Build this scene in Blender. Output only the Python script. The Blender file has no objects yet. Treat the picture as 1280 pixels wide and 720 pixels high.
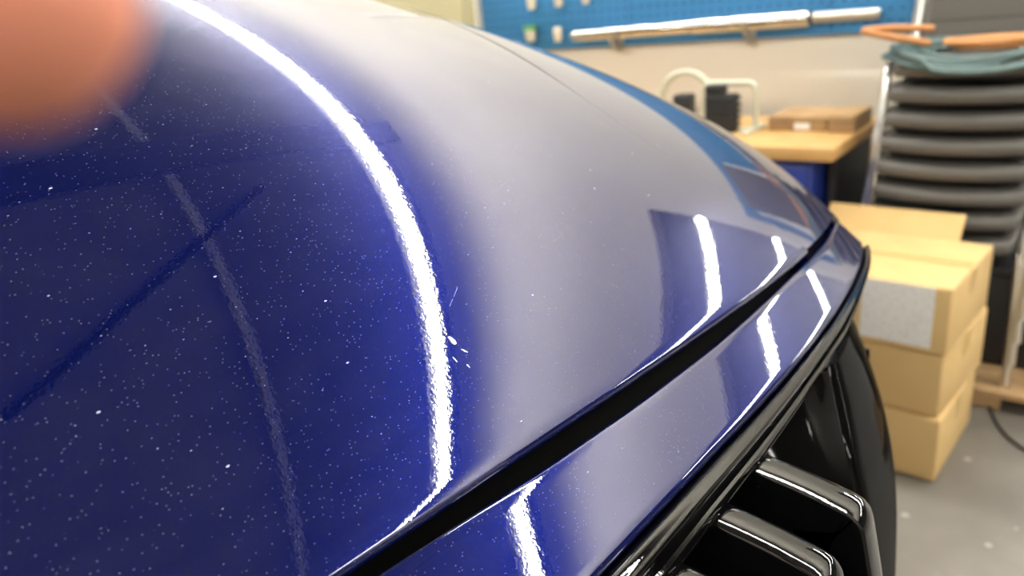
import bpy, bmesh, math, random
from mathutils import Vector, Matrix
random.seed(7)
S = bpy.context.scene
COL = S.collection
PI = math.pi

# ------------------------------------------------------------------ camera
FPX = 950.0
PITCH, ROLL, YAW = math.radians(20.0), math.radians(5.5), math.radians(39.5)
CAM = Vector((0, 0, 1.27))
FWD = Vector((-math.sin(YAW) * math.cos(PITCH), math.cos(YAW) * math.cos(PITCH), -math.sin(PITCH)))
_r = Vector((math.cos(YAW), math.sin(YAW), 0))
_u = _r.cross(FWD)
RGT = math.cos(ROLL) * _r - math.sin(ROLL) * _u
UPV = math.cos(ROLL) * _u + math.sin(ROLL) * _r
cd = bpy.data.cameras.new('camera')
cam = bpy.data.objects.new('camera', cd)
COL.objects.link(cam)
cd.sensor_width = 36
cd.lens = FPX / 1280 * 36
cd.clip_start = 0.005
cd.clip_end = 100
M = Matrix((RGT, UPV, -FWD)).transposed().to_4x4()
M.translation = CAM
cam.matrix_world = M
cd.dof.use_dof = True
cd.dof.focus_distance = 0.42
cd.dof.aperture_fstop = 6.4
S.camera = cam

# ------------------------------------------------------------------ world, exposure
w = bpy.data.worlds.new('world')
S.world = w
w.use_nodes = True
w.node_tree.nodes['Background'].inputs[0].default_value = (0.8, 0.85, 1, 1)
w.node_tree.nodes['Background'].inputs[1].default_value = 0.02
S.view_settings.view_transform = 'Standard'
S.view_settings.look = 'None'
S.view_settings.gamma = 1
S.view_settings.use_curve_mapping = False
S.view_settings.exposure = 0.0
TUBE_LIGHT = 165.0          # radiance of the ceiling light diffusers
S.cycles.use_denoising = True
S.cycles.denoising_input_passes = 'RGB_ALBEDO_NORMAL'
S.cycles.max_bounces = 8
S.cycles.sample_clamp_indirect = 6


def ray(px, py):
    return (FWD * FPX + RGT * (px - 640) - UPV * (py - 360)).normalized()


def at_y(px, py, Y):
    d = ray(px, py)
    return CAM + d * (Y / d.y)


def at_z(px, py, Z):
    d = ray(px, py)
    return CAM + d * ((Z - CAM.z) / d.z)


# ------------------------------------------------------------------ materials
def mat(name, col=(.8, .8, .8), rough=.5, metal=0., coat=0., spec=None, emit=None, bump=None, noise=None, coat_rough=.03):
    m = bpy.data.materials.new(name)
    m.use_nodes = True
    nt = m.node_tree
    b = nt.nodes['Principled BSDF']
    b.inputs['Base Color'].default_value = (*col, 1)
    b.inputs['Roughness'].default_value = rough
    b.inputs['Metallic'].default_value = metal
    if coat:
        b.inputs['Coat Weight'].default_value = coat
        b.inputs['Coat Roughness'].default_value = coat_rough
    if spec is not None:
        b.inputs['Specular IOR Level'].default_value = spec
    if emit:
        b.inputs['Emission Color'].default_value = (*emit[0], 1)
        b.inputs['Emission Strength'].default_value = emit[1]
    tc = nt.nodes.new('ShaderNodeTexCoord')
    if noise:                       # (scale, second colour, low, high)
        n = nt.nodes.new('ShaderNodeTexNoise')
        n.inputs['Scale'].default_value = noise[0]
        n.inputs['Detail'].default_value = 6
        nt.links.new(tc.outputs['Object'], n.inputs['Vector'])
        r = nt.nodes.new('ShaderNodeValToRGB')
        r.color_ramp.elements[0].position = noise[2]
        r.color_ramp.elements[1].position = noise[3]
        r.color_ramp.elements[0].color = (*noise[1], 1)
        r.color_ramp.elements[1].color = (*col, 1)
        nt.links.new(n.outputs['Fac'], r.inputs['Fac'])
        nt.links.new(r.outputs['Color'], b.inputs['Base Color'])
    if bump:                        # (scale, strength, distance)
        n = nt.nodes.new('ShaderNodeTexNoise')
        n.inputs['Scale'].default_value = bump[0]
        n.inputs['Detail'].default_value = 4
        nt.links.new(tc.outputs['Object'], n.inputs['Vector'])
        bp = nt.nodes.new('ShaderNodeBump')
        bp.inputs['Strength'].default_value = bump[1]
        bp.inputs['Distance'].default_value = bump[2]
        nt.links.new(n.outputs['Fac'], bp.inputs['Height'])
        nt.links.new(bp.outputs['Normal'], b.inputs['Normal'])
    return m


def paint_material(name, base, metal, rough, dust, ior=1.58):
    m = bpy.data.materials.new(name)
    m.use_nodes = True
    nt = m.node_tree
    N = nt.nodes.new
    L = nt.links.new
    b = nt.nodes['Principled BSDF']
    out = nt.nodes['Material Output']
    tc = N('ShaderNodeTexCoord')
    b.inputs['Metallic'].default_value = metal
    b.inputs['Roughness'].default_value = rough
    b.inputs['Specular IOR Level'].default_value = 0
    b.inputs['Coat Weight'].default_value = 1
    b.inputs['Coat Roughness'].default_value = 0.012
    b.inputs['Coat IOR'].default_value = ior
    # metallic flake: each small cell a little lighter or darker
    v = N('ShaderNodeTexVoronoi')
    v.inputs['Scale'].default_value = 1400
    L(tc.outputs['Object'], v.inputs['Vector'])
    sep = N('ShaderNodeSeparateColor')
    L(v.outputs['Color'], sep.inputs[0])
    rr = N('ShaderNodeValToRGB')
    rr.color_ramp.elements[0].color = (*[c * 1.0 for c in base], 1)
    rr.color_ramp.elements[1].color = (*[min(1, c * 1.0) for c in base], 1)
    L(sep.outputs[0], rr.inputs['Fac'])
    L(rr.outputs['Color'], b.inputs['Base Color'])
    # orange peel in the clear coat
    n = N('ShaderNodeTexNoise')
    n.inputs['Scale'].default_value = 420
    n.inputs['Detail'].default_value = 1
    L(tc.outputs['Object'], n.inputs['Vector'])
    bp = N('ShaderNodeBump')
    bp.inputs['Strength'].default_value = .12
    bp.inputs['Distance'].default_value = .00012
    L(n.outputs['Fac'], bp.inputs['Height'])
    L(bp.outputs['Normal'], b.inputs['Coat Normal'])
    if dust:
        d = N('ShaderNodeBsdfDiffuse')
        d.inputs['Color'].default_value = (.62, .64, .7, 1)
        mp = N('ShaderNodeMapping')
        mp.inputs['Rotation'].default_value = (0, 0, .5)
        mp.inputs['Scale'].default_value = (1, .45, 1)
        L(tc.outputs['Object'], mp.inputs['Vector'])
        acc = None
        for scale, thr, keep, amt in ((900, .16, .72, .22), (330, .07, .80, .45), (120, .05, .80, .8)):
            vo = N('ShaderNodeTexVoronoi')
            vo.inputs['Scale'].default_value = scale
            L(mp.outputs['Vector'], vo.inputs['Vector'])
            lt = N('ShaderNodeMath'); lt.operation = 'LESS_THAN'
            lt.inputs[1].default_value = thr
            L(vo.outputs['Distance'], lt.inputs[0])
            sp = N('ShaderNodeSeparateColor')
            L(vo.outputs['Color'], sp.inputs[0])
            gt = N('ShaderNodeMath'); gt.operation = 'GREATER_THAN'
            gt.inputs[1].default_value = keep
            L(sp.outputs[0], gt.inputs[0])
            mu = N('ShaderNodeMath'); mu.operation = 'MULTIPLY'
            L(lt.outputs[0], mu.inputs[0]); L(gt.outputs[0], mu.inputs[1])
            m2 = N('ShaderNodeMath'); m2.operation = 'MULTIPLY'
            L(mu.outputs[0], m2.inputs[0]); m2.inputs[1].default_value = amt
            if acc is None:
                acc = m2
            else:
                mx = N('ShaderNodeMath'); mx.operation = 'MAXIMUM'
                L(acc.outputs[0], mx.inputs[0]); L(m2.outputs[0], mx.inputs[1])
                acc = mx
        # thin film of dust, patchy
        n2 = N('ShaderNodeTexNoise')
        n2.inputs['Scale'].default_value = 260
        n2.inputs['Detail'].default_value = 5
        n2.inputs['Roughness'].default_value = .7
        L(mp.outputs['Vector'], n2.inputs['Vector'])
        mr = N('ShaderNodeMapRange')
        mr.inputs[1].default_value = .45; mr.inputs[2].default_value = .85
        mr.inputs[3].default_value = 0; mr.inputs[4].default_value = .0
        L(n2.outputs['Fac'], mr.inputs[0])
        ad = N('ShaderNodeMath'); ad.operation = 'MAXIMUM'
        L(acc.outputs[0], ad.inputs[0]); L(mr.outputs[0], ad.inputs[1])
        sc = N('ShaderNodeMath'); sc.operation = 'MULTIPLY'
        L(ad.outputs[0], sc.inputs[0]); sc.inputs[1].default_value = dust
        ms = N('ShaderNodeMixShader')
        L(sc.outputs[0], ms.inputs[0]); L(b.outputs[0], ms.inputs[1]); L(d.outputs[0], ms.inputs[2])
        L(ms.outputs[0], out.inputs['Surface'])
    return m


MAT = {}
MAT['paint'] = paint_material('blue metallic paint', (.0014, .0042, .060), .42, .273, 1.0)
MAT['gloss'] = paint_material('gloss black plastic', (.0022, .0022, .0025), 0, .3, .06, 1.42)
MAT['trim_black'] = paint_material('black trim', (.0022, .0022, .0025), 0, .3, .05, 1.42)
MAT['trim_black'].node_tree.nodes['Principled BSDF'].inputs['Coat Weight'].default_value = .75
MAT['satin'] = mat('satin black plastic', (.003, .003, .003), .5, spec=0, coat=.15, coat_rough=.05)
MAT['matte_black'] = mat('matte black plastic', (.0015, .0015, .0016), .85, spec=.05)
MAT['glass'] = mat('tinted glass', (.01, .012, .014), .03, coat=1)
MAT['chip'] = mat('bare metal chip', (.75, .75, .78), .35, .3)
MAT['rubber'] = mat('tyre rubber', (.012, .012, .012), .8)
MAT['rim'] = mat('wheel alloy', (.25, .26, .28), .3, 1.)
MAT['lamp_glass'] = mat('headlamp glass', (.25, .27, .3), .05, .3, coat=1)
MAT['wall'] = mat('cream wall paint', (.80, .765, .69), .75, noise=(1.3, (.74, .70, .62), .3, .7), bump=(60, .05, .002))
MAT['ceiling'] = mat('grey roof deck', (.27, .262, .25), .8, noise=(2.5, (.19, .185, .175), .35, .65))
MAT['beam'] = mat('dark roof steel', (.008, .008, .009), .6)
MAT['rail'] = mat('galvanised rail', (.8, .8, .78), .5, .0)
MAT['hallwall'] = mat('grey hall wall', (.13, .13, .13), .8)
MAT['shutter'] = mat('dark grey shutter', (.06, .062, .065), .6)
MAT['cutoff_wing'] = mat('grey lamp wing', (.10, .10, .10), .6)
MAT['white'] = mat('white enamel', (.78, .77, .73), .4)
MAT['diffuser'] = mat('light diffuser', (.9, .9, .9), .5, emit=((1.0, .97, .88), TUBE_LIGHT))
MAT['chrome'] = mat('chrome', (.66, .65, .62), .14, 1.)
MAT['leg_chrome'] = mat('worn chrome', (.88, .88, .86), .28, 1.)
MAT['steel'] = mat('satin steel', (.55, .53, .48), .32, 1.)
MAT['chairpad'] = mat('black vinyl', (.11, .103, .094), .5, bump=(220, .15, .001))
MAT['cardboard'] = mat('cardboard', (.66, .455, .20), .8, noise=(6, (.60, .40, .17), .35, .7), bump=(120, .06, .001))
MAT['cardside'] = MAT['cardboard']
MAT['tape'] = mat('brown tape', (.60, .40, .16), .35)
MAT['wood'] = mat('oiled beech', (.62, .38, .15), .45, noise=(9, (.50, .29, .10), .3, .7))
MAT['rough_wood'] = mat('rough pine', (.42, .27, .13), .8, noise=(14, (.28, .17, .08), .3, .7))
MAT['cabinet'] = mat('blue enamel', (.02, .045, .30), .35, coat=.3)
MAT['dark'] = mat('dark enamel', (.012, .013, .016), .5)
MAT['yellow'] = mat('pale yellow laminate', (.47, .42, .25), .6)
MAT['green_cable'] = mat('grey green cable', (.075, .125, .125), .35)
MAT['orange_cable'] = mat('orange strap', (.50, .22, .075), .55)
MAT['cream'] = mat('cream plastic', (.70, .64, .50), .5)
MAT['green'] = mat('green plastic', (.12, .35, .12), .5)
MAT['frame_paint'] = mat('pale grey green tube', (.55, .55, .44), .45)
MAT['black_cable'] = mat('black cable', (.02, .02, .02), .5)
MAT['skin'] = mat('skin', (.66, .25, .165), .55)
MAT['skin'].node_tree.nodes['Principled BSDF'].inputs['Subsurface Weight'].default_value = .25
MAT['skin'].node_tree.nodes['Principled BSDF'].inputs['Subsurface Radius'].default_value = (.004, .0015, .0008)
MAT['nail'] = mat('finger nail', (.75, .42, .32), .3)


def floor_material():
    m = mat('concrete floor', (.20, .185, .165), .45)
    nt = m.node_tree
    b = nt.nodes['Principled BSDF']
    tc = nt.nodes.new('ShaderNodeTexCoord')
    n = nt.nodes.new('ShaderNodeTexNoise')
    n.inputs['Scale'].default_value = 2.2
    n.inputs['Detail'].default_value = 8
    n.inputs['Roughness'].default_value = .6
    nt.links.new(tc.outputs['Object'], n.inputs['Vector'])
    r = nt.nodes.new('ShaderNodeValToRGB')
    r.color_ramp.elements[0].position = .33
    r.color_ramp.elements[1].position = .68
    r.color_ramp.elements[0].color = (.115, .103, .088, 1)
    r.color_ramp.elements[1].color = (.19, .175, .155, 1)
    nt.links.new(n.outputs['Fac'], r.inputs['Fac'])
    v = nt.nodes.new('ShaderNodeTexVoronoi')
    v.inputs['Scale'].default_value = 7
    nt.links.new(tc.outputs['Object'], v.inputs['Vector'])
    lt = nt.nodes.new('ShaderNodeMath'); lt.operation = 'LESS_THAN'
    lt.inputs[1].default_value = .07
    nt.links.new(v.outputs['Distance'], lt.inputs[0])
    mx = nt.nodes.new('ShaderNodeMixRGB')
    mx.inputs[2].default_value = (.33, .31, .28, 1)
    nt.links.new(lt.outputs[0], mx.inputs[0])
    nt.links.new(r.outputs['Color'], mx.inputs[1])
    nt.links.new(mx.outputs[0], b.inputs['Base Color'])
    return m


def pegboard_material():
    m = mat('blue pegboard', (.02, .16, .40), .55)
    nt = m.node_tree
    b = nt.nodes['Principled BSDF']
    tc = nt.nodes.new('ShaderNodeTexCoord')
    sx = nt.nodes.new('ShaderNodeSeparateXYZ')
    nt.links.new(tc.outputs['Object'], sx.inputs[0])
    acc = []
    for ax in (0, 2):
        mu = nt.nodes.new('ShaderNodeMath'); mu.operation = 'MULTIPLY'; mu.inputs[1].default_value = 1 / .038
        nt.links.new(sx.outputs[ax], mu.inputs[0])
        fr = nt.nodes.new('ShaderNodeMath'); fr.operation = 'FRACT'
        nt.links.new(mu.outputs[0], fr.inputs[0])
        sb = nt.nodes.new('ShaderNodeMath'); sb.operation = 'SUBTRACT'; sb.inputs[1].default_value = .5
        nt.links.new(fr.outputs[0], sb.inputs[0])
        ab = nt.nodes.new('ShaderNodeMath'); ab.operation = 'ABSOLUTE'
        nt.links.new(sb.outputs[0], ab.inputs[0])
        lt = nt.nodes.new('ShaderNodeMath'); lt.operation = 'LESS_THAN'; lt.inputs[1].default_value = .12
        nt.links.new(ab.outputs[0], lt.inputs[0])
        acc.append(lt)
    mu = nt.nodes.new('ShaderNodeMath'); mu.operation = 'MULTIPLY'
    nt.links.new(acc[0].outputs[0], mu.inputs[0]); nt.links.new(acc[1].outputs[0], mu.inputs[1])
    mx = nt.nodes.new('ShaderNodeMixRGB')
    mx.inputs[1].default_value = (.032, .19, .42, 1)
    mx.inputs[2].default_value = (.006, .03, .08, 1)
    nt.links.new(mu.outputs[0], mx.inputs[0])
    nt.links.new(mx.outputs[0], b.inputs['Base Color'])
    return m


def label_material():
    m = mat('printed label', (.8, .79, .76), .5)
    nt = m.node_tree
    b = nt.nodes['Principled BSDF']
    tc = nt.nodes.new('ShaderNodeTexCoord')
    mp = nt.nodes.new('ShaderNodeMapping')
    mp.inputs['Scale'].default_value = (70, 70, 330)
    nt.links.new(tc.outputs['Object'], mp.inputs[0])
    n = nt.nodes.new('ShaderNodeTexNoise')
    n.inputs['Scale'].default_value = 1
    n.inputs['Detail'].default_value = 2
    nt.links.new(mp.outputs[0], n.inputs['Vector'])
    r = nt.nodes.new('ShaderNodeValToRGB')
    r.color_ramp.elements[0].position = .36
    r.color_ramp.elements[1].position = .44
    r.color_ramp.elements[0].color = (.58, .57, .55, 1)
    r.color_ramp.elements[1].color = (.82, .80, .76, 1)
    nt.links.new(n.outputs['Fac'], r.inputs['Fac'])
    nt.links.new(r.outputs['Color'], b.inputs['Base Color'])
    return m


MAT['floor'] = floor_material()
MAT['pegboard'] = pegboard_material()
MAT['label'] = label_material()


# ------------------------------------------------------------------ builders
def tag(o, label=None, cat=None, group=None, kind=None):
    if label: o['label'] = label
    if cat: o['category'] = cat
    if group: o['group'] = group
    if kind: o['kind'] = kind
    return o


def link(name, me, m, parent=None, smooth=False):
    if m is not None:
        me.materials.append(MAT[m] if isinstance(m, str) else m)
    if smooth:
        for p in me.polygons:
            p.use_smooth = True
    o = bpy.data.objects.new(name, me)
    COL.objects.link(o)
    if parent is not None:
        o.parent = parent
    return o


def empty(name, loc=(0, 0, 0), rz=0):
    o = bpy.data.objects.new(name, None)
    o.empty_display_size = .1
    COL.objects.link(o)
    o.location = loc
    o.rotation_euler = (0, 0, rz)
    return o


def bm_box(bm, lo, hi, bevel=0, seg=2):
    r = bmesh.ops.create_cube(bm, size=1)
    vs = r['verts']
    for v in vs:
        v.co = Vector([lo[k] + (hi[k] - lo[k]) * (v.co[k] + .5) for k in range(3)])
    if bevel:
        es = list({e for v in vs for e in v.link_edges})
        bmesh.ops.bevel(bm, geom=es, offset=bevel, segments=seg, affect='EDGES', profile=.5)


def bm_tube(bm, pts, r, n=10, cap=True, radii=None):
    pts = [Vector(p) for p in pts]
    rings = []
    up = None
    for i, p in enumerate(pts):
        a = pts[max(0, i - 1)]
        b = pts[min(len(pts) - 1, i + 1)]
        t = (b - a).normalized()
        if up is None:
            up = t.orthogonal().normalized()
        else:
            up = (up - t * up.dot(t)).normalized()
        s = t.cross(up)
        rad = radii[i] if radii else r
        rings.append([bm.verts.new(p + rad * (math.cos(2 * PI * k / n) * up + math.sin(2 * PI * k / n) * s)) for k in range(n)])
    for i in range(len(rings) - 1):
        for k in range(n):
            bm.faces.new((rings[i][k], rings[i][(k + 1) % n], rings[i + 1][(k + 1) % n], rings[i + 1][k]))
    if cap:
        bm.faces.new(rings[0][::-1])
        bm.faces.new(rings[-1])


def done(name, bm, m, parent=None, smooth=False, angle=None):
    bmesh.ops.recalc_face_normals(bm, faces=bm.faces)
    me = bpy.data.meshes.new(name)
    bm.to_mesh(me)
    bm.free()
    o = link(name, me, m, parent, smooth or angle is not None)
    if angle is not None:
        me.set_sharp_from_angle(angle=math.radians(angle))
    return o


def box(name, lo, hi, m, parent=None, bevel=0, seg=2):
    bm = bmesh.new()
    bm_box(bm, lo, hi, bevel, seg)
    return done(name, bm, m, parent, angle=40 if bevel else None)


def tube(name, pts, r, m, parent=None, n=10, radii=None):
    bm = bmesh.new()
    bm_tube(bm, pts, r, n, True, radii)
    return done(name, bm, m, parent, angle=50)


def grid(name, rows, m, parent=None, flip=False, angle=None):
    nr, nc = len(rows), len(rows[0])
    vs = [tuple(p) for r in rows for p in r]
    fs = []
    for i in range(nr - 1):
        for j in range(nc - 1):
            q = (i * nc + j, i * nc + j + 1, (i + 1) * nc + j + 1, (i + 1) * nc + j)
            fs.append(q[::-1] if flip else q)
    me = bpy.data.meshes.new(name)
    me.from_pydata(vs, [], fs)
    me.update()
    o = link(name, me, m, parent, True)
    if angle:
        me.set_sharp_from_angle(angle=math.radians(angle))
    return o


def curve_pts(ctrl, n):
    """Catmull-Rom through control points"""
    c = [Vector(p) for p in ctrl]
    c = [c[0] * 2 - c[1]] + c + [c[-1] * 2 - c[-2]]
    out = []
    for i in range(1, len(c) - 2):
        for k in range(n):
            t = k / n
            p0, p1, p2, p3 = c[i - 1:i + 3]
            out.append(.5 * ((2 * p1) + (p2 - p0) * t + (2 * p0 - 5 * p1 + 4 * p2 - p3) * t * t + (3 * p1 - p0 - 3 * p2 + p3) * t ** 3))
    out.append(c[-2])
    return out


def interp(x, tab):
    if x <= tab[0][0]: return tab[0][1]
    for (a, fa), (b, fb) in zip(tab, tab[1:]):
        if x <= b:
            return fa + (fb - fa) * (x - a) / (b - a)
    return tab[-1][1]


# ------------------------------------------------------------------ the room
CEIL = 4.05
WALL_Y = 3.0
XL, XR, YN = -7.0, 9.0, -4.5
HALL_Y, HALL_X = 20.0, 12.0
tag(box('floor', (XL, YN, -.1), (HALL_X, HALL_Y, 0), 'floor'), kind='structure')
tag(box('ceiling', (XL, YN, CEIL), (HALL_X, HALL_Y, CEIL + .1), 'ceiling'), kind='structure')
bm = bmesh.new()
bm_box(bm, (XL, WALL_Y, 0), (0.06, WALL_Y + .15, CEIL))
bm_box(bm, (0.06, WALL_Y, 2.2), (4.2, WALL_Y + .15, CEIL))
bm_box(bm, (4.2, WALL_Y, 0), (HALL_X, WALL_Y + .15, CEIL))
tag(done('wall_far', bm, 'wall'), kind='structure')
tag(box('wall_back', (XL - .1, YN, 0), (XL, HALL_Y, CEIL), 'wall'), kind='structure')
tag(box('wall_near', (XL, YN - .1, 0), (HALL_X, YN, CEIL), 'wall'), kind='structure')
tag(box('wall_front', (XR, YN, 0), (XR + .1, WALL_Y, CEIL), 'shutter'), kind='structure')
tag(box('wall_hall_end', (XL, HALL_Y, 0), (HALL_X, HALL_Y + .1, CEIL), 'hallwall'), kind='structure')
tag(box('wall_hall_side', (HALL_X, YN, 0), (HALL_X + .1, HALL_Y, CEIL), 'hallwall'), kind='structure')
# white upright between the pegboard and the cupboard
a = at_y(581, 20, WALL_Y); b = at_y(601, 20, WALL_Y)
tag(box('trim_1', (a.x, WALL_Y - .03, 0), (b.x, WALL_Y - .0005, 2.6), 'white', bevel=.004), kind='structure')

# roof steel: one beam across, one brace on the slant, one pale rail along
tag(box('roof_beam', (-1.02, YN + .01, CEIL - .22), (-.74, WALL_Y - .01, CEIL - .001), 'beam', bevel=.01),
    'dark steel roof beam spanning the ceiling above the car', 'beam')
tag(tube('roof_brace', [(.9, .07, CEIL - .035), (-.45, 1.92, CEIL - .035)], .03, 'beam'),
    'dark diagonal steel brace under the grey ceiling', 'brace')
bm = bmesh.new()
bm_box(bm, (-5.5, 1.482, CEIL - .04), (8.8, 1.518, CEIL - .002))
tag(done('ceiling_rail', bm, 'rail'), 'pale galvanised rail along the ceiling beside the strip lights', 'rail')


# strip lights
def strip_light(x, y, z, length, label, group):
    t = empty('strip_light', (x, y, z))
    tag(t, label, 'light', group)
    h = length / 2 - .002
    bm = bmesh.new()
    prof = [(-.085, .043), (-.085, .046), (-.05, .060), (-.045, .085), (.045, .085), (.05, .060), (.085, .046), (.085, .043), (.05, .0445), (-.05, .0445)]  # side wings shaped to block light thrown upward
    A = [bm.verts.new((-h, p[0], p[1])) for p in prof]
    B = [bm.verts.new((h, p[0], p[1])) for p in prof]
    n = len(prof)
    for k in range(n):
        bm.faces.new((A[k], A[(k + 1) % n], B[(k + 1) % n], B[k]))
    bm.faces.new(A[::-1]); bm.faces.new(B)
    done('housing', bm, 'cutoff_wing', t)
    bm = bmesh.new()
    prof = [(-.024, .0435), (-.026, .008), (-.018, -.005), (0, -.010), (.018, -.005), (.026, .008), (.024, .0435)]
    A = [bm.verts.new((-h + .004, p[0], p[1])) for p in prof]
    B = [bm.verts.new((h - .004, p[0], p[1])) for p in prof]
    n = len(prof)
    for k in range(n):
        bm.faces.new((A[k], A[(k + 1) % n], B[(k + 1) % n], B[k]))
    bm.faces.new(A[::-1]); bm.faces.new(B)
    done('diffuser', bm, 'diffuser', t)
    for s in (-.7, .7):
        tube('hanger', [(s * h, 0, .08), (s * h, 0, CEIL - z)], .002, 'steel', t, 6)
    return t


def copy_tree(o, parent=None):
    c = o.copy()
    COL.objects.link(c)
    c.parent = parent
    for ch in list(o.children):
        copy_tree(ch, c)
    return c


TZ, TY = 3.45, 2.335
proto = strip_light(-5.0, TY, TZ, 1.5, 'white hanging strip light in the row over the far side of the car', 'strip lights over the car')
for k in range(1, 9):
    c = copy_tree(proto); c.location.x = -5.0 + 1.5 * k
for k in range(5):
    c = copy_tree(proto); c.location = (-4.6 + 1.9 * k, -2.4, TZ)  # extra unseen row, added to light the near faces of boxes and chairs
    c['label'] = 'unseen fill strip light added on the near side of the room'
    c['group'] = 'added fill lights on the near side'
for k in range(5):
    c = copy_tree(proto); c.location = (-.1 + 1.5 * k, 8.0, TZ); c.scale.y = 4.5
    c['label'] = 'white hanging strip light in the hall beyond the wide opening'
    c['group'] = 'strip lights in the hall'
for k in range(5):
    c = copy_tree(proto); c.location = (.4 + 1.5 * k, 17.0, TZ); c.scale.y = 7
    c['label'] = 'white hanging strip light by the end wall of the hall'
    c['group'] = 'strip lights at the hall end'

# ------------------------------------------------------------------ the car
car = empty('car', (-1.5, .05, 0))
tag(car, 'dark blue metallic car with gloss black grille, dust and stone chips on the bonnet', 'car')
YC = .05


def put(o):
    """keep world coordinates of a mesh built in world space under the car's empty"""
    o.matrix_parent_inverse = Matrix.Translation(-Vector(car.location))
    return o


H = dict(X0=-0.2483, e1=0.0911, e2=0.0233, e3=0.1306, ze=1.0455, a=0.3501, b=0.3317, c=0.118, d=0.0301, k1=0.0054, k2=0.0684, k4=0.025, g=0.3)
HY0, HVS = .12, .28


def fold(Y):
    return YC + math.sqrt((Y - YC) ** 2 + .0006)


def xe(Y):
    v = fold(Y) - HY0
    return H['X0'] + H['e1'] * v - H['e2'] * v ** 2 - H['e3'] * v ** 3


def hood_z(u, Y):
    v = fold(Y) - HY0
    ww = max(abs(v) - HVS, 0)
    uu = min(u, .62) if u > .62 else u
    z = H['ze'] + H['a'] * (1 - math.exp(-u / H['b'])) + H['c'] * u - H['d'] * u * u - H['k1'] * v - H['k2'] * v ** 2 - H['k4'] * ww ** 3 - H['g'] * uu * v * v
    return z


def surf(X, Y):
    return hood_z(xe(Y) - X, Y)


SHUT = [(-1.2, .70), (-.9, .685), (-.65, .66), (-.505, .65), (-.45, .642), (-.396, .645), (-.343, .667), (-.277, .725), (-.235, .79)]


def shut(X):
    return interp(X, SHUT)


def smooth_shut(X):
    return sum(shut(X + d) for d in (-.05, -.03, -.015, 0, .015, .03, .05)) / 7


def shut_gap(u):
    return interp(u, [(0, .0002), (.19, .0002), (.27, .0020), (1, .0025)])


def lip(E, phi0, R, inward, ret=205):
    """rows of points that roll the panel edge at E down and back under"""
    pts = []
    p = Vector(E)
    n = 9
    d = math.radians(ret) - phi0
    for k in range(n):
        ph = phi0 + d * (k + .5) / n
        p = p + Vector((math.cos(ph), 0, -math.sin(ph))) * (R * d / n)
        pts.append(p.copy())
    ph = math.radians(ret)
    pts.append(p + Vector((math.cos(ph), 0, -math.sin(ph))) * inward)
    return pts


us = [0, .004, .01] + [.02 + .86 * (k / 84) ** 1.25 for k in range(85)]
PHI0 = math.atan(H['a'] / H['b'] + H['c'])
cols = []
NF = 120
rows = []
for i in range(NF + 1):
    f = -1 + 2 * i / NF
    line = []
    for u in us:
        Ys = smooth_shut(-.24 - u) - shut_gap(u)
        Y = YC + f * (Ys - YC)
        line.append(Vector((xe(Y) - u, Y, hood_z(u, Y))))
    E0 = line[0]
    rows.append(lip(E0, PHI0, .005, .03)[::-1] + line)
# side hems of the bonnet turn down into the shut line
first = [Vector((p.x, p.y, p.z - .02)) for p in rows[0]]
last = [Vector((p.x, p.y, p.z - .02)) for p in rows[-1]]
rows = [first] + rows + [last]
hood = put(grid('hood', rows, 'paint', car, flip=True, angle=50))

# fenders
for side in (1, -1):
    rows = []
    NJ = 26
    for u in us:
        Ys = smooth_shut(-.24 - u) + shut_gap(u)
        line = []
        for j in range(NJ + 1):
            Y = Ys + (1.0 - Ys) * j / NJ
            line.append(Vector((xe(Y) - u, Y, hood_z(u, Y))))
        th0 = math.atan2(line[-2].z - line[-1].z, line[-1].y - line[-2].y)
        R = .06
        p0 = line[-1]
        x_end = p0.x
        for k in range(1, 11):
            th = th0 + (math.radians(88) - th0) * k / 10
            line.append(Vector((x_end, p0.y + R * (math.sin(th) - math.sin(th0)), p0.z - R * (math.cos(th0) - math.cos(th)))))
        bot = .80 if u > .2 else .80 - .0 * u
        q = line[-1]
        for k in range(1, 5):
            line.append(Vector((q.x, q.y + .004 * k, q.z + (bot - q.z) * k / 4)))
        if side < 0:
            line = [Vector((p.x, 2 * YC - p.y, p.z)) for p in line]
        rows.append(line)
    hem = [Vector((p.x - .01, p.y, p.z - .02)) for p in rows[0]]
    rows = [hem] + rows
    rows = [[Vector((r[0].x, r[0].y, r[0].z - .02))] + r for r in rows]
    put(grid('fender', rows, 'paint', car, flip=(side < 0), angle=50))

# front panel under the bonnet edge, black grille trim below it
ANG = math.radians(40)
DR = Vector((math.cos(ANG), 0, -math.sin(ANG)))
NR = Vector((math.sin(ANG), 0, math.cos(ANG)))
SG = [(.0, .012), (.18, .013), (.29, .017), (.38, .018), (.49, .017), (.68, .011), (1.1, .010)]
ST = [(.0, .086), (.265, .079), (.328, .076), (.402, .073), (.517, .070), (.66, .065), (.83, .060), (1.1, .056)]
SB = [(.0, .120), (.302, .104), (.365, .099), (.436, .095), (.552, .087), (.664, .082), (.808, .071), (1.1, .062)]


def edge_pt(Y):
    return Vector((xe(Y), Y, hood_z(0, Y)))


def tab(Y, T):
    return interp(fold(Y), T)


def front_strip(name, profile, m, y0, y1, n=110, angle=35):
    rows = []
    for i in range(n + 1):
        Y = y0 + (y1 - y0) * i / n
        E = edge_pt(Y)
        rows.append([E + DR * s + NR * d for s, d in profile(Y)])
    return put(grid(name, rows, m, car, flip=False, angle=angle))


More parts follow.
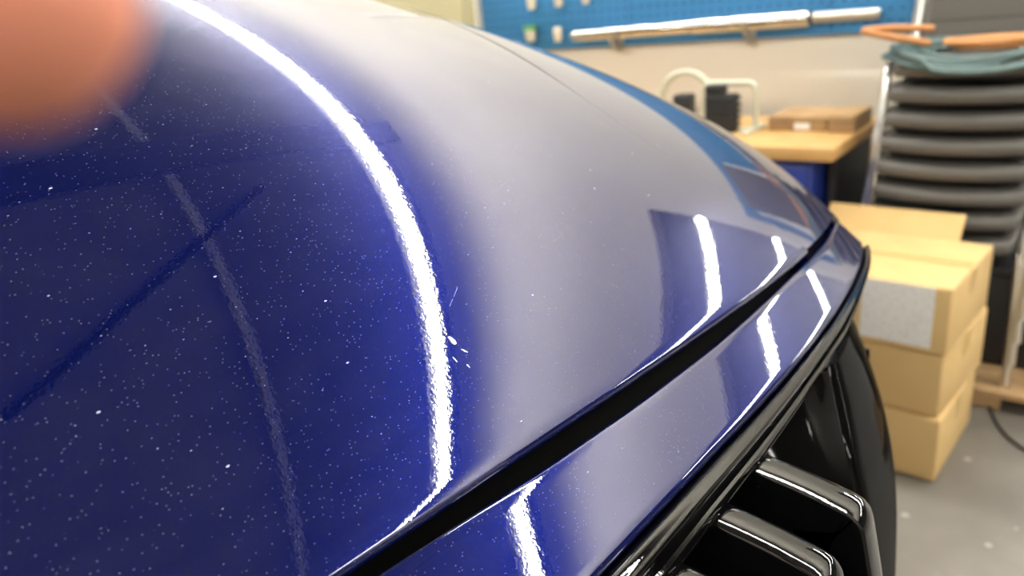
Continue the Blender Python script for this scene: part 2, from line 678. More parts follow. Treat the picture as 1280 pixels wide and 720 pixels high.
def panel_profile(Y):
    g, t = tab(Y, SG), tab(Y, ST)
    out = [(g - .004, -.03), (g - .002, -.012), (g - .0005, -.0045), (g + .0008, -.0032), (g + .003, -.0026)]
    n = 12
    for k in range(1, n + 1):
        f = k / n
        out.append((g + .003 + (t - .006 - g - .003) * f, -.0026 + .00022 * 4 * f * (1 - f)))
    out += [(t - .0035, -.0032), (t - .0015, -.0048), (t - .0005, -.008), (t - .001, -.016)]
    return out


def trim_profile(Y):
    t, b = tab(Y, ST), tab(Y, SB)
    wd = b - t
    pts = [(.02, -.016), (.03, -.007), (.07, -.0035), (.14, -.0012), (.25, .0012), (.38, .002), (.48, .001), (.55, -.001), (.60, -.0034),
           (.63, -.0042), (.66, -.0028), (.70, -.0008), (.78, .0002), (.86, -.0008), (.92, -.0034), (.95, -.0042), (.965, -.0036), (.985, -.0040), (1.0, -.006), (1.0, -.014), (.92, -.05)]
    return [(t + wd * s, d) for s, d in pts]


YF0, YF1 = 2 * YC - 1.02, 1.02
front_strip('front_panel', panel_profile, 'paint', YF0, YF1)
front_strip('grille_trim', trim_profile, 'trim_black', YF0, YF1)
front_strip('gap_backing', lambda Y: [(-.05, -.045), (.0, -.026), (tab(Y, ST), -.02), (tab(Y, SB) - .006, -.024)], 'matte_black', YF0 + .01, YF1 - .01)  # dark backing strip added so the bonnet gap reads black


def trim_bottom(Y):
    return edge_pt(Y) + DR * tab(Y, SB) + NR * (-.006)


# black nose panel beside the grille: profile below the trim
NOSE = [(0, 0), (-.02, .013), (-.048, .024), (-.08, .037), (-.12, .049), (-.17, .057), (-.255, .062), (-.36, .058), (-.48, .045), (-.60, .02), (-.70, -.03)]
ns = [-.70 * k / 46 for k in range(47)]


def nose_pt(Y, dz):
    B = trim_bottom(Y)
    Ya = fold(Y)
    n = [(-a, b) for a, b in NOSE]
    dx = interp(-dz, n)
    dx = sum(interp(-dz + e, n) for e in (-.02, -.01, 0, .01, .02)) / 5
    back = .75 * max(0, Ya - .62) ** 2
    return Vector((B.x + dx - back + .002, Y, B.z + dz))


RING = [(0, .615), (.03, .595), (.06, .575), (.10, .562), (.18, .552), (.30, .548), (.42, .552), (.52, .565), (.60, .585), (.70, .62)]


def ring_y(dz):
    return sum(interp(-dz + e, RING) for e in (-.02, 0, .02)) / 3


for side in (1, -1):
    rows, wallrows = [], []
    for dz in ns:
        y0 = ring_y(dz)
        line = []
        # rounded edge towards the grille opening
        e = nose_pt(y0, dz)
        for k in range(26):
            Y = y0 + (1.02 - y0) * (k / 25)
            line.append(nose_pt(Y, dz))
        e0 = line[0]
        hem = [e0 + Vector((-.016, -.006, 0)), e0 + Vector((-.008, -.0055, 0)), e0 + Vector((-.002, -.0035, 0))]
        line = hem + line
        wl = []
        b0 = e0 + Vector((-.004, -.013, -.002))
        for k in range(9):
            f = k / 8
            wl.append(Vector((b0.x + (-.25 - b0.x) * f + .02 * math.sin(PI * f), b0.y - .075 * f - .018 * math.sin(PI * f), b0.z)))
        wl = [b0 + Vector((-.01, .004, 0)), b0 + Vector((.001, .002, 0))] + wl
        if side < 0:
            line = [Vector((p.x, 2 * YC - p.y, p.z)) for p in line]
            wl = [Vector((p.x, 2 * YC - p.y, p.z)) for p in wl]
        rows.append(line); wallrows.append(wl)
    put(grid('nose_panel', rows, 'satin', car, flip=(side > 0), angle=60))
    gs = put(grid('grille_surround', wallrows, 'satin', car, flip=(side > 0), angle=60))
    # slats
    path = curve_pts([(-.235, .982), (-.18, .9785), (-.15, .9755), (-.125, .9715)], 4) + curve_pts([(-.103, .9665), (-.0965, .9635), (-.0915, .957), (-.089, .948)], 4) + \
        curve_pts([(-.083, .917), (-.072, .85), (-.067, .75), (-.070, .63), (-.086, .49), (-.116, .39)], 6)
    path = [Vector((p[0], p[1])) for p in path]
    for k in range(5):
        yb = .421 - .064 * k
        wdt = .036
        prows = []
        for i, p in enumerate(path):
            a_ = path[max(0, i - 1)]; b_ = path[min(len(path) - 1, i + 1)]
            t = (b_ - a_).normalized()
            nn = Vector((-t.y, t.x))            # outward of the path: up, then forward
            if nn.dot(Vector((1, 1))) < 0: nn = -nn
            sec = [(0, -.045), (0, -.022), (0, -.0024), (.0003, -.0009), (.0010, 0)]
            for q in range(1, 11):
                tt = .0023 * q
                sec.append((.001 + tt, .17 * tt - 9.35 * tt * tt))
            th0 = math.radians(14.6)
            for q in range(1, 7):
                th = th0 + math.radians(75.4) * q / 6
                sec.append((.024 + .0115 * (math.sin(th) - math.sin(th0)), -.001 - .0115 * (math.cos(th0) - math.cos(th))))
            sec += [(sec[-1][0], -.026), (sec[-1][0], -.045)]
            prows.append([Vector((p.x + .004 + nn.x * d, yb + s, p.y - .006 + nn.y * d)) for s, d in sec])
        if side < 0:
            prows = [[Vector((p.x, 2 * YC - p.y, p.z)) for p in r] for r in prows]
        sl = grid('grille_slat', prows, 'gloss', gs, flip=(side > 0), angle=35)
    # sub-parts: keep world coordinates
# grille back, roof of the recess and lower bumper
bm = bmesh.new()
bm_box(bm, (-.30, 2 * YC - .58, .30), (-.245, .58, 1.0))
put(done('grille_backing', bm, 'matte_black', car))
rows = []
for i in range(61):
    Y = YF0 + .02 + (YF1 - YF0 - .04) * i / 60
    b = nose_pt(Y, -.60)
    bx = interp(fold(Y), [(0, b.x), (.5, b.x), (.8, b.x - .04), (1.0, b.x - .12)])
    rows.append([Vector((bx - .05, Y, b.z + .02)), Vector((bx + .015, Y, b.z)), Vector((bx + .03, Y, b.z - .05)), Vector((bx + .015, Y, .27)), Vector((bx - .08, Y, .22)), Vector((bx - .5, Y, .2))])
put(grid('bumper', rows, 'paint', car, angle=40))

# rest of the car: wings, doors, cabin, wheels
for side in (1, -1):
    my = lambda y: y if side > 0 else 2 * YC - y
    # side wall below the fender and behind it
    rows = []
    for x in [-.22, -.3, -.5, -.8, -1.08, -1.6, -2.3, -3.0, -3.8, -4.4, -4.8]:
        inset = interp(-x, [(.2, .05), (.5, .012), (1.2, 0), (4.0, 0), (4.8, .10)])
        top = interp(-x, [(.2, .82), (1.05, .82), (1.1, 1.20), (2.5, 1.18), (4.8, 1.12)])
        low = .26
        if -.78 < x < -.3: low = .26
        rows.append([Vector((x, my(1.085 - inset - dx), z)) for dx, z in
                     ((.05, low), (.01, low + .12), (.0, .62), (.008, top - .12), (.03, top - .02), (.10, top))])
    put(grid('body_side', rows, 'paint', car, flip=(side < 0), angle=50))
    # greenhouse
    rows = []
    for x, top in ((-1.25, 1.27), (-1.9, 1.66), (-2.6, 1.74), (-3.6, 1.70), (-4.55, 1.45)):
        rows.append([Vector((x, my(.98), 1.2)), Vector((x, my(.90), 1.2 + (top - 1.2) * .6)), Vector((x, my(.78), top))])
    put(grid('side_window', rows, 'glass', car, flip=(side < 0), angle=50))
    # headlight set back under the fender edge
    rows = []
    for i in range(13):
        Y = .86 + .17 * i / 12
        b = nose_pt(Y, 0)
        rows.append([Vector((b.x + .004 - .25 * max(0, Y - .95), my(Y), b.z - .01)), Vector((b.x + .022 - .25 * max(0, Y - .95), my(Y), b.z - .05)), Vector((b.x + .03 - .25 * max(0, Y - .95), my(Y), b.z - .10)), Vector((b.x + .02 - .25 * max(0, Y - .95), my(Y), b.z - .13))])
    put(grid('headlight', rows, 'lamp_glass', car, flip=(side < 0), angle=50))
    for wx in (-.98, -3.95):
        bm = bmesh.new()
        prof = [(.21, -.11), (.30, -.125), (.355, -.115), (.372, -.09), (.375, 0), (.372, .09), (.355, .115), (.30, .125), (.21, .11)]
        rings = [[bm.verts.new((wx + r * math.cos(2 * PI * k / 40), my(.97) + y, .375 + r * math.sin(2 * PI * k / 40))) for k in range(40)] for r, y in prof]
        for i in range(len(rings) - 1):
            for k in range(40):
                bm.faces.new((rings[i][k], rings[i][(k + 1) % 40], rings[i + 1][(k + 1) % 40], rings[i + 1][k]))
        ty = put(done('tyre', bm, 'rubber', car, smooth=True))
        bm = bmesh.new()
        yo = my(.97) + (.1 if side > 0 else -.1)
        for k in range(5):
            a0 = 2 * PI * k / 5
            bm_tube(bm, [(wx, yo, .375), (wx + .23 * math.cos(a0), yo, .375 + .23 * math.sin(a0))], .025, 8)
        bm_tube(bm, [(wx + .225 * math.cos(2 * PI * k / 32), yo - (.005 if side > 0 else -.005), .375 + .225 * math.sin(2 * PI * k / 32)) for k in range(33)], .018, 8)
        put(done('wheel_rim', bm, 'rim', car, smooth=True))
rows = []
for x, z in ((-1.08, 1.27), (-1.25, 1.30)):
    rows.append([Vector((x, YC + .93 * k / 8, z - .06 * (k / 8) ** 2)) for k in range(-8, 9)])
put(grid('cowl', rows, 'matte_black', car))
rows = []
for f in range(9):
    t = f / 8
    rows.append([Vector((-1.2 - .72 * t - .1 * (k / 8) ** 2, YC + (.90 - .12 * t) * k / 8, 1.27 + .42 * t - .05 * (k / 8) ** 2)) for k in range(-8, 9)])
put(grid('windscreen', rows, 'glass', car))
rows = []
for x, z in ((-1.9, 1.69), (-2.4, 1.75), (-3.0, 1.76), (-3.8, 1.70), (-4.55, 1.47), (-4.85, 1.1), (-4.9, .6), (-4.8, .3)):
    wdt = .78 if x > -4.6 else .98
    rows.append([Vector((x, YC + wdt * k / 8, z - .04 * (k / 8) ** 2)) for k in range(-8, 9)])
put(grid('roof', rows, 'paint', car, angle=50))
put(box('underbody', (-4.7, YC - .95, .2), (-.4, YC + .95, .3), 'matte_black', car))


# stone chips and a scratch on the bonnet
def on_hood(px, py):
    d = ray(px, py)
    t0, t1 = .15, 1.2
    t = .15
    while t < 1.3:
        p = CAM + d * t
        if p.x < xe(p.y) and p.z < surf(p.x, p.y):
            break
        t += .0005
    return CAM + d * (t - .00025)


def hood_frame(p):
    h = .001
    zx = (surf(p.x + h, p.y) - surf(p.x - h, p.y)) / (2 * h)
    zy = (surf(p.x, p.y + h) - surf(p.x, p.y - h)) / (2 * h)
    n = Vector((-zx, -zy, 1)).normalized()
    r = (RGT - n * n.dot(RGT)).normalized()
    return n, r, n.cross(r)


for px, py, L_, W_, ang in ((565, 425, 5.0, 2.3, -40), (580, 438, 2.9, .9, -12), (569, 450, 2.6, .7, -40), (585, 457, 2.0, .7, -40), (556, 411, 2.4, .9, -50)):
    c = on_hood(px, py)
    n, r, s = hood_frame(c)
    ca, sa = math.cos(math.radians(ang)), math.sin(math.radians(ang))
    e1 = r * ca + s * sa
    e2 = n.cross(e1)
    bm = bmesh.new()
    rim_, top_ = [], []
    nv = 10
    for k in range(nv):
        a_ = 2 * PI * k / nv
        rr = random.uniform(.65, 1.15)
        q = c + e1 * (math.cos(a_) * L_ * .0008 * rr) + e2 * (math.sin(a_) * W_ * .0008 * rr)
        q.z = surf(q.x, q.y)
        rim_.append(bm.verts.new(q + n * .00003))
        q2 = c + (q - c) * .55
        q2.z = surf(q2.x, q2.y)
        top_.append(bm.verts.new(q2 + n * random.uniform(.00012, .0004)))
    for k in range(nv):
        bm.faces.new((rim_[k], rim_[(k + 1) % nv], top_[(k + 1) % nv], top_[k]))
    bm.faces.new(top_)
    ch = done('stone_chip', bm, 'chip', hood)
pts = []
for k in range(8):
    f = k / 7
    q = on_hood(562 + 10 * f, 383 - 24 * f)
    n, r, s = hood_frame(q)
    pts.append(q + n * .00005)
tube('scratch', pts, .00008, 'chip', hood, 5)

# ------------------------------------------------------------------ pegboard and what hangs on it
PBY = WALL_Y - .035
a = at_y(603, 30, PBY)
PX0 = a.x
PX1 = -.06
PZ0 = 1.085
peg = empty('pegboard', ((PX0 + PX1) / 2, WALL_Y, PZ0))
tag(peg, 'long blue perforated pegboard fixed to the cream wall', 'pegboard')


def local(o, root):
    o.matrix_parent_inverse = Matrix.Translation(-Vector(root.location))
    return o


npan = 3
for k in range(npan):
    x0 = PX0 + (PX1 - PX0) * k / npan + .001
    x1 = PX0 + (PX1 - PX0) * (k + 1) / npan - .001
    local(box('panel', (x0, PBY, PZ0), (x1, PBY + .012, 1.52), 'pegboard', peg, bevel=.002), peg)
for k in range(7):
    x = PX0 + .06 + (PX1 - PX0 - .12) * k / 6
    local(box('batten', (x - .02, PBY + .0125, PZ0 + .02), (x + .02, WALL_Y - .0005, 1.50), 'wood', peg), peg)

FY = PBY                      # front face of the pegboard


def peg_item(name, px, py, r, h, m, label, cat, group=None, tilt=0):
    """a small socket sitting on its own hook: shell with a bore, hook as part"""
    c = at_y(px, py, FY - .035)
    t = empty(name, (c.x, FY, c.z))
    tag(t, label, cat, group)
    bm = bmesh.new()
    prof = [(r * .55, h / 2), (r * .92, h / 2), (r, h / 2 - .003), (r, -.1 * h), (r * .86, -.2 * h), (r * .86, -h / 2 + .003), (r * .8, -h / 2), (r * .5, -h / 2), (r * .5, h * .1), (r * .55, h / 2)]
    rings = [[bm.verts.new((q * math.cos(2 * PI * k / 16), -.035 + q * math.sin(2 * PI * k / 16), z)) for k in range(16)] for q, z in prof]
    for i in range(len(rings) - 1):
        for k in range(16):
            bm.faces.new((rings[i][k], rings[i][(k + 1) % 16], rings[i + 1][(k + 1) % 16], rings[i + 1][k]))
    done('shell', bm, m, t, angle=40)
    tube('hook', [(0, 0, -h * .2), (0, -.02, -h * .2), (0, -.033, -h * .2), (0, -.035, 0), (0, -.035, h * .6)], .003, 'steel', t, 6)
    return t


peg_item('socket', 664, 3, .021, .062, 'cream', 'cream socket on a pegboard hook next to the white upright, upper row', 'socket')
peg_item('socket', 698, -1, .021, .062, 'cream', 'cream socket in the middle of the upper pegboard row', 'socket')
peg_item('socket', 732, -4, .019, .056, 'cream', 'cream socket ending the upper pegboard row, above the chrome bar', 'socket')
peg_item('socket', 697, 43, .019, .060, 'cream', 'cream socket hanging just beside the end of the chrome bar', 'socket')
g = peg_item('screw_cap', 663, 45, .024, .05, 'cream', 'cream cap with a green collar on the lower pegboard row', 'cap')
bm = bmesh.new()
bm_tube(bm, [(0, -.035, .026), (0, -.035, .045)], .032, 16)
done('collar', bm, 'green', g, angle=40)

# long chrome bar on two hooks
p0 = at_y(716, 45, FY - .04); p1 = at_y(866, 33, FY - .04); p2 = at_y(1014, 22, FY - .04); p3 = at_y(1101, 16, FY - .04)
bar = empty('chrome_bar', p0)
tag(bar, 'long chrome jointed bar lying on hooks along the pegboard', 'bar')
ax = (p3 - p0).normalized()
local(tube('shaft', [p0, p0 + ax * .012, p1 - ax * .006], .026, 'chrome', bar, 20, [.020, .026, .026]), bar)
local(tube('sleeve', [p1 - ax * .002, p1, p2 - ax * .01, p2 - ax * .004], .030, 'chrome', bar, 20, [.026, .030, .030, .025]), bar)
local(tube('collar', [p1 - ax * .01, p1 - ax * .001], .023, 'dark', bar, 20), bar)
local(tube('end_rod', [p2 - ax * .004, p3 - ax * .01, p3], .019, 'steel', bar, 20, [.019, .019, .015]), bar)
local(tube('collar', [p2 - ax * .006, p2 + ax * .008], .021, 'dark', bar, 20), bar)
for f, nm in ((.17, 'one'), (.63, 'two')):
    c = p0.lerp(p3, f)
    h = empty('bar_hook', (c.x, FY, c.z))
    tag(h, 'steel pegboard hook under the %s of the chrome bar' % ('slim left shaft' if f < .5 else 'thick sleeve'), 'hook')
    tube('prong', [(0, 0, -.045), (0, -.03, -.05), (0, -.055, -.046), (0, -.078, -.03), (0, -.082, .0)], .006, 'steel', h, 8)
    box('plate', (-.018, -.006, -.08), (.018, 0, -.01), 'steel', h, bevel=.002)

# pale yellow wall cupboard left of the upright
a = at_y(430, 0, WALL_Y - .12); b = at_y(577, 10, WALL_Y - .12)
cup = empty('wall_cupboard', ((a.x + b.x) / 2, WALL_Y, .55))
tag(cup, 'pale yellow cupboard against the cream wall beside the white upright', 'cupboard')
x0, x1 = b.x - 1.3, b.x
local(box('body', (x0, WALL_Y - .10, .0), (x1, WALL_Y - .001, 1.9), 'yellow', cup, bevel=.004), cup)
for k in range(2):
    xa = x0 + (x1 - x0) * k / 2 + .004
    xb = x0 + (x1 - x0) * (k + 1) / 2 - .004
    d = local(box('door', (xa, WALL_Y - .12, .04), (xb, WALL_Y - .1, 1.88), 'yellow', cup, bevel=.004), cup)
    hx = xb - .05 if k == 0 else xa + .05
    box('handle', (hx - .008, WALL_Y - .14, .95), (hx + .008, WALL_Y - .118, 1.10), 'steel', d, bevel=.003)

# ------------------------------------------------------------------ workbench
BZ, BX1, BY0, BY1 = .80, -.655, 2.35, 2.95
bench = empty('workbench', (-1.5, 2.6, 0))
tag(bench, 'workbench with a thick oiled wooden top along the cream wall', 'workbench')
local(box('top', (-2.35, BY0, BZ - .042), (BX1, BY1, BZ), 'wood', bench, bevel=.004), bench)
for x in (-2.30, -1.50):
    for y in (BY0 + .05, BY1 - .1):
        local(box('leg', (x, y, 0), (x + .06, y + .06, BZ - .042), 'dark', bench, bevel=.003), bench)
local(box('side_panel', (BX1 - .06, BY0 + .18, 0), (BX1 - .035, BY1 - .02, BZ - .042), 'dark', bench), bench)
# blue drawer cabinet standing under it
cab = empty('drawer_cabinet', (-1.0, BY0 + .3, 0))
tag(cab, 'blue enamel drawer cabinet standing under the wooden workbench', 'cabinet')
cx0, cx1 = -1.32, -.735
local(box('body', (cx0, BY0 + .07, .06), (cx1, BY1 - .06, BZ - .045), 'cabinet', cab, bevel=.006), cab)
local(box('plinth', (cx0 + .03, BY0 + .11, 0), (cx1 - .03, BY1 - .08, .06), 'dark', cab), cab)
for k in range(4):
    z0 = .08 + .165 * k
    d = local(box('drawer', (cx0 + .012, BY0 + .052, z0), (cx1 - .012, BY0 + .07, z0 + .155), 'cabinet', cab, bevel=.004), cab)
    box('handle', (cx1 - .19, BY0 + .038, z0 + .085), (cx1 - .07, BY0 + .054, z0 + .125), 'dark', d, bevel=.004)

# things on the bench
a = at_y(982, 163, 2.62)


def flat_box(name, lo, hi, label, m='rough_wood'):
    t = empty(name, ((lo[0] + hi[0]) / 2, (lo[1] + hi[1]) / 2, lo[2]))
    tag(t, label, 'box')
    local(box('body', lo, hi, m, t, bevel=.004), t)
    local(box('lid_seam', (lo[0] - .001, lo[1] - .001, lo[2] + (hi[2] - lo[2]) * .62), (hi[0] + .001, hi[1] - .002, lo[2] + (hi[2] - lo[2]) * .66), 'dark', t), t)
    return t


fb = flat_box('flat_box', (-.95, 2.62, BZ), (-.755, 2.84, BZ + .05), 'flat brown box lying on the bench top against the wall')
t = local(box('paper_label', (-.86, 2.617, BZ + .006), (-.81, 2.6195, BZ + .028), 'label', fb), fb)
flat_box('flat_box', (-.745, 2.60, BZ), (-.665, 2.82, BZ + .056), 'darker brown box at the end of the bench top', 'rough_wood')


def rounded_loop(w_, h_, r, n=6):
    pts = []
    for cx, cz, a0 in ((w_ / 2 - r, h_ - r, 0), (-w_ / 2 + r, h_ - r, PI / 2), (-w_ / 2 + r, r, PI), (w_ / 2 - r, r, 1.5 * PI)):
        for k in range(n + 1):
            a_ = a0 + PI / 2 * k / n
            pts.append((cx + r * math.cos(a_), 0, cz + r * math.sin(a_)))
    return pts + [pts[0]]


# tubular stand with a black charger hung inside, plus an arched pipe
c = at_y(912, 168, 2.62)
st = empty('tube_stand', (c.x, 2.62, BZ))
tag(st, 'pale tubular stand with rounded corners on the workbench', 'stand')
hh = at_y(912, 104, 2.62).z - BZ
ww = (at_y(944, 130, 2.62) - at_y(880, 130, 2.62)).x
tube('frame', rounded_loop(ww, hh, .03), .0115, 'frame_paint', st, 10)
box('foot', (-ww / 2 - .01, -.09, 0), (-ww / 2 + .02, .09, .012), 'frame_paint', st, bevel=.003)
box('foot', (ww / 2 - .02, -.09, 0), (ww / 2 + .01, .09, .012), 'frame_paint', st, bevel=.003)
c2 = at_y(858, 168, 2.66)
ar = empty('arched_pipe', (c2.x, 2.66, BZ))
tag(ar, 'pale arched pipe standing on the workbench behind the tubular stand', 'pipe')
ah = at_y(858, 90, 2.66).z - BZ
arc = [(-.10, 0, 0), (-.10, 0, ah - .1)] + [(-.10 * math.cos(PI * k / 12), 0, ah - .1 + .1 * math.sin(PI * k / 12)) for k in range(1, 12)] + [(.10, 0, ah - .1), (.10, 0, 0)]
tube('pipe', arc, .0125, 'frame_paint', ar, 10)
tube('flange', [(-.10, 0, 0), (-.10, 0, .01)], .03, 'frame_paint', ar, 14)
tube('flange', [(.10, 0, 0), (.10, 0, .01)], .03, 'frame_paint', ar, 14)
# black charger
a = at_y(884, 106, 2.585); b = at_y(921, 160, 2.585)
ch = empty('charger', ((a.x + b.x) / 2, 2.585, BZ))
tag(ch, 'black finned charger standing inside the pale tubular stand', 'charger')
zt = a.z
local(box('body', (a.x, 2.56, BZ), (b.x, 2.605, zt - .03), 'dark', ch, bevel=.006), ch)
local(box('head', (a.x, 2.56, zt - .03), (a.x + (b.x - a.x) * .62, 2.605, zt), 'dark', ch, bevel=.006), ch)
for k in range(5):
    z0 = BZ + .02 + k * (zt - .05 - BZ) / 5
    local(box('fin', (a.x + .006, 2.553, z0), (b.x + .006, 2.612, z0 + .012), 'dark', ch, bevel=.002), ch)
a = at_y(842, 118, 2.70); b = at_y(864, 150, 2.70)
bl = tag(box('battery_pack', (a.x, 2.685, BZ), (b.x, 2.745, a.z - .0), 'dark', bevel=.01, seg=3), 'black battery pack on the bench behind the arched pipe', 'battery pack')

# ------------------------------------------------------------------ platform and stacked chairs
plat = empty('timber_platform', (-.3, 2.7, 0))
tag(plat, 'low platform of rough pine boards under the stacked chairs', 'platform')
PH = .065
for k in range(5):
    y0 = 2.44 + k * .104
    local(box('board', (-.72, y0, PH - .022), (.32, y0 + .096, PH), 'rough_wood', plat, bevel=.003), plat)
for x in (-.70, -.24, .22):
    local(box('bearer', (x, 2.45, 0), (x + .08, 2.95, PH - .022), 'rough_wood', plat, bevel=.003), plat)

SW, SD = .41, .39          # seat width and depth
pl = at_y(1085, 230, 2.50)
CHX = pl.x - .005 + SW / 2


def make_chair():
    t = empty('stacking_chair', (0, 0, 0))
    tag(t, 'x', 'chair', 'stacked chairs')
    # seat pad: rounded slab with a rolled front edge, z measured from the feet
    bm = bmesh.new()
    bm_box(bm, (-SW / 2, 0, .410), (SW / 2, SD, .457), .022, 4)
    bmesh.ops.subdivide_edges(bm, edges=[e for e in bm.edges if abs(e.verts[0].co.x - e.verts[1].co.x) > .2], cuts=8)
    for v in bm.verts:
        x, y = v.co.x / (SW / 2), v.co.y / SD
        v.co.y -= .05 * (1 - x * x) * (1 - y)          # bowed front
        v.co.z -= .012 * (1 - x * x) * math.sin(PI * min(1, max(0, y)))
    done('seat', bm, 'chairpad', t, smooth=True)
    bm = bmesh.new()
    bm_box(bm, (-SW / 2 + .03, .02, .392), (SW / 2 - .03, SD - .03, .404), .003, 1)
    done('seat_pan', bm, 'dark', t)
    bm = bmesh.new()
    bm_box(bm, (-SW / 2 + .025, SD - .02, .60), (SW / 2 - .025, SD + .025, .90), .018, 4)
    bmesh.ops.subdivide_edges(bm, edges=[e for e in bm.edges if abs(e.verts[0].co.x - e.verts[1].co.x) > .2], cuts=6)
    for v in bm.verts:
        x = v.co.x / (SW / 2)
        v.co.y += .015 * (1 - x * x) + (v.co.z - .6) * .05
    done('backrest', bm, 'chairpad', t, smooth=True)
    for s in (-1, 1):
        x = s * (SW / 2 + .013)
        tube('leg', [(x * 1.06, .0, .0), (x * 1.03, .012, .2), (x, .02, .40), (x, .035, .432), (x, .07, .440), (x, .2, .440)], .012, 'leg_chrome', t, 10)
        tube('leg', [(x * 1.06, SD + .015, .0), (x * 1.02, SD - .0, .22), (x, SD - .03, .40), (x, SD - .015, .46), (x * .96, SD + .01, .62), (x * .93, SD + .025, .86)], .012, 'leg_chrome', t, 10)
        tube('side_rail', [(x, .2, .440), (x, SD - .02, .440)], .0085, 'chrome', t, 8)
    return t


NCH = 8
z1 = at_y(1200, 81, 2.45).z
z7 = at_y(1200, 275, 2.45).z
DZ = (z1 - z7) / 6
Z0 = PH
order = ['bottom', 'second', 'third', 'fourth', 'fifth', 'sixth', 'seventh', 'top']
ch0 = make_chair()
chairs = []
for k in range(NCH):
    c = ch0 if k == 0 else copy_tree(ch0)
    c.location = (CHX + .006 * k, 2.492 + .002 * k, PH + DZ * k)
    c['label'] = {0: 'bottom black chair of the stack, its chrome feet on the pine platform',
                  7: 'top black chair of the stack, carrying the coiled cables on its seat'}.get(k, 'black padded chrome chair, %s from the platform in the stack' % order[k])
    chairs.append(c)

# cables on the top seat
SZ = PH + DZ * (NCH - 1) + .458
cx, cy = CHX + .04, 2.66


def coil(name, cx, cy, z0, rx, ry, turns, r, m, label, cat, jit, seed, rot=0, front=None):
    rnd = random.Random(seed)
    pts = []
    n = 40
    ph = [rnd.uniform(0, 6) for _ in range(6)]
    for i in range(turns * n + 1):
        a_ = 2 * PI * i / n
        t = i / n
        k = 1 + jit * math.sin(a_ * .37 + ph[0]) + jit * .6 * math.sin(a_ * 1.3 + ph[1])
        x = rx * k * math.cos(a_); y = ry * k * math.sin(a_)
        z = r + (t % 2.7) * r * 1.1 + .006 * (1 + math.sin(a_ * .7 + ph[2]))
        wy = cy + x * math.sin(rot) + y * math.cos(rot)
        if front is not None and wy < front:
            z -= (front - wy) * .4
        pts.append((cx + x * math.cos(rot) - y * math.sin(rot), wy, z0 + z))
    return tag(tube(name, pts, r, m, None, 8), label, cat)


coil('cable_coil', cx, cy - .045, SZ - .006, .215, .185, 7, .0075, 'green_cable', 'grey-green coiled cable hanging over the top chair seat', 'cable', .13, 3, 0, 2.50)
coil('strap_bundle', cx + .035, cy + .0, SZ + .012, .115, .045, 11, .0055, 'orange_cable', 'orange bundled cord lying inside the grey-green cable coil', 'cord', .12, 5, .1)
lp = at_y(1100, 42, 2.50)
pts = curve_pts([(lp.x + .13, 2.52, lp.z - .035), (lp.x + .04, 2.485, lp.z - .012), (lp.x - .02, 2.47, lp.z + .005), (lp.x - .035, 2.475, lp.z + .012), (lp.x + .02, 2.53, lp.z + .012), (lp.x + .12, 2.60, lp.z - .0)], 6)
tag(tube('cord_loop', pts, .010, 'orange_cable'), 'orange cord loop sticking out past the chrome chair leg', 'cord')
# made-up dark crate, added to fill the black gap under the stack
cr = empty('filler_crate', (-.36, 2.78, PH))
tag(cr, 'dark crate added to fill the black gap beneath the stacked chairs', 'crate')
local(box('shell', (-.54, 2.63, PH), (.0, 2.93, PH + .30), 'dark', cr, bevel=.01), cr)
local(box('rim', (-.55, 2.62, PH + .30), (.01, 2.94, PH + .33), 'dark', cr, bevel=.006), cr)
for k in range(5):
    local(box('rib', (-.52 + k * .115, 2.622, PH + .02), (-.50 + k * .115, 2.632, PH + .29), 'dark', cr), cr)
# thin black cable on the floor
q = [at_z(1236, 508, .005), at_z(1250, 535, .005), at_z(1272, 556, .005), at_z(1300, 572, .005), at_z(1350, 600, .005)]
tag(tube('floor_cable', curve_pts([(p.x, p.y, .005) for p in q], 8), .0045, 'black_cable', None, 8), 'thin black cable lying on the concrete beside the boxes', 'cable')

# ------------------------------------------------------------------ cardboard boxes
def carton(x0, x1, y0, y1, z0, z1, rz, label, sticker=False, flap=False):
    t = empty('cardboard_box', (x1, y0, z0), rz)
    tag(t, label, 'box', 'stacked cardboard boxes')
    w_, d_, h_ = x1 - x0, y1 - y0, z1 - z0
    bm = bmesh.new()
    bm_box(bm, (-w_, 0, 0), (0, d_, h_), .008, 3)
    done('body', bm, 'cardboard', t, angle=40)
    box('tape', (-w_ + .004, d_ / 2 - .025, h_), (-.004, d_ / 2 + .025, h_ + .0008), 'tape', t)
    box('tape', (-.0002, d_ / 2 - .025, h_ - .07), (.0008, d_ / 2 + .025, h_ - .004), 'tape', t)
    box('seam', (-w_ + .006, d_ / 2 - .0015, h_), (-.006, d_ / 2 + .0015, h_ + .0012), 'rough_wood', t)
    if sticker:
        box('sticker', (sticker[0], -.0012, sticker[1]), (sticker[2], 0.0002, sticker[3]), 'label', t)
    if flap:
        bm = bmesh.new()
        bm_box(bm, (-w_ + .01, -.0, 0), (-flap[1], .006, flap[0]), .002, 1)
        o = done('flap', bm, 'cardboard', t)
        o.location = (0, d_ - .008, h_ - .003)
        o.rotation_euler = (math.radians(-38), 0, 0)
    return t


k1 = at_z(1192, 362, .55)
sa = at_y(1076, 350, k1.y); sb = at_y(1167, 417, k1.y)
RZ = math.radians(-5)
carton(k1.x - .475, k1.x, k1.y, k1.y + .395, .37, .55, RZ, 'topmost cardboard box of its stack, with a white printed sticker',
       (sa.x - k1.x, .55 - .37 - .165, sb.x - k1.x - .005, .175), (.085, .085))
carton(k1.x - .46, k1.x - .005, k1.y + .02, k1.y + .40, .185, .369, RZ - .03, 'middle cardboard box of the stack, below the one with the sticker')
carton(k1.x - .47, k1.x + .005, k1.y + .01, k1.y + .39, 0, .184, RZ + .02, 'bottom cardboard box of the stack, standing on the concrete')

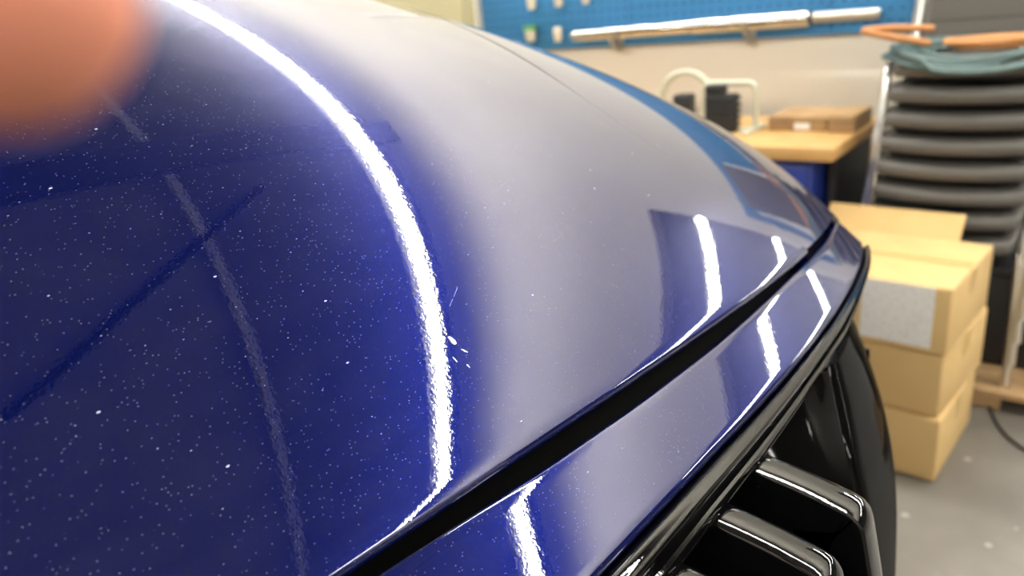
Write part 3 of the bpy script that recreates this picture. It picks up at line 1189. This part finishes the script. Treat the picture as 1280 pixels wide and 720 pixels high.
# ------------------------------------------------------------------ hand with the blurred fingertip close to the lens
def cs(x, y, z):
    """camera-relative metres (right, up, ahead) to world"""
    return CAM + RGT * x + UPV * y + FWD * z


hand = empty('hand', cs(-.12, -.02, .0))
tag(hand, 'hand whose blurred fingertip reaches in over the bonnet, close to the lens', 'hand')
verts, edges, rad = [], [], []


def V(p, r):
    verts.append(p); rad.append(r)
    return len(verts) - 1


def chain(start, pts):
    prev = start
    for p, r in pts:
        k = V(p, r)
        edges.append((prev, k))
        prev = k
    return prev


root = V((-.125, -.035, .000), .024)
p2 = V((-.108, -.012, .010), .023); edges.append((root, p2))
p3 = V((-.098, .014, .016), .021); edges.append((p2, p3))
# wrist and forearm drop away behind and below the lens
chain(root, [((-.155, -.075, -.03), .026), ((-.185, -.115, -.065), .031), ((-.23, -.19, -.13), .038), ((-.26, -.26, -.20), .041)])
# index finger: reaches in front of the lens
chain(p3, [((-.092, .038, .026), .0105), ((-.074, .047, .042), .0096), ((-.052, .036, .050), .0088), ((-.0335, .0195, .0475), .0092), ((-.0262, .0125, .046), .0084)])
# middle, ring, little finger curled beside the palm
chain(p3, [((-.080, .022, .032), .0100), ((-.062, .012, .038), .0092), ((-.066, -.004, .032), .0086), ((-.076, -.008, .024), .0076)])
chain(p2, [((-.084, .000, .030), .0098), ((-.070, -.012, .036), .0090), ((-.074, -.026, .030), .0084), ((-.084, -.029, .022), .0074)])
chain(p2, [((-.094, -.022, .026), .0090), ((-.080, -.032, .032), .0080), ((-.084, -.043, .027), .0074), ((-.092, -.045, .020), .0066)])
# thumb from the side of the palm
chain(root, [((-.128, -.012, -.016), .0125), ((-.112, .010, -.030), .0110), ((-.094, .024, -.036), .0100), ((-.082, .032, -.038), .0085)])
me = bpy.data.meshes.new('skin_surface')
me.from_pydata([hand.location * 0 + (cs(*p) - hand.location) for p in verts], edges, [])
me.materials.append(MAT['skin'])
sk = bpy.data.objects.new('skin_surface', me)
COL.objects.link(sk)
sk.parent = hand
md = sk.modifiers.new('skin', 'SKIN')
md.use_smooth_shade = True
for i, r in enumerate(rad):
    me.skin_vertices[0].data[i].radius = (r, r)
    me.skin_vertices[0].data[i].use_root = (i == 0)
sd_ = sk.modifiers.new('sub', 'SUBSURF')
sd_.levels = 2
sd_.render_levels = 2

# dark sleeve over the forearm
fa = [(-.205, -.145, -.09), (-.228, -.185, -.126), (-.26, -.26, -.20), (-.30, -.35, -.29)]
tube('sleeve', [cs(*p) - hand.location for p in fa], .05, 'dark', hand, 20, [.046, .050, .056, .062])
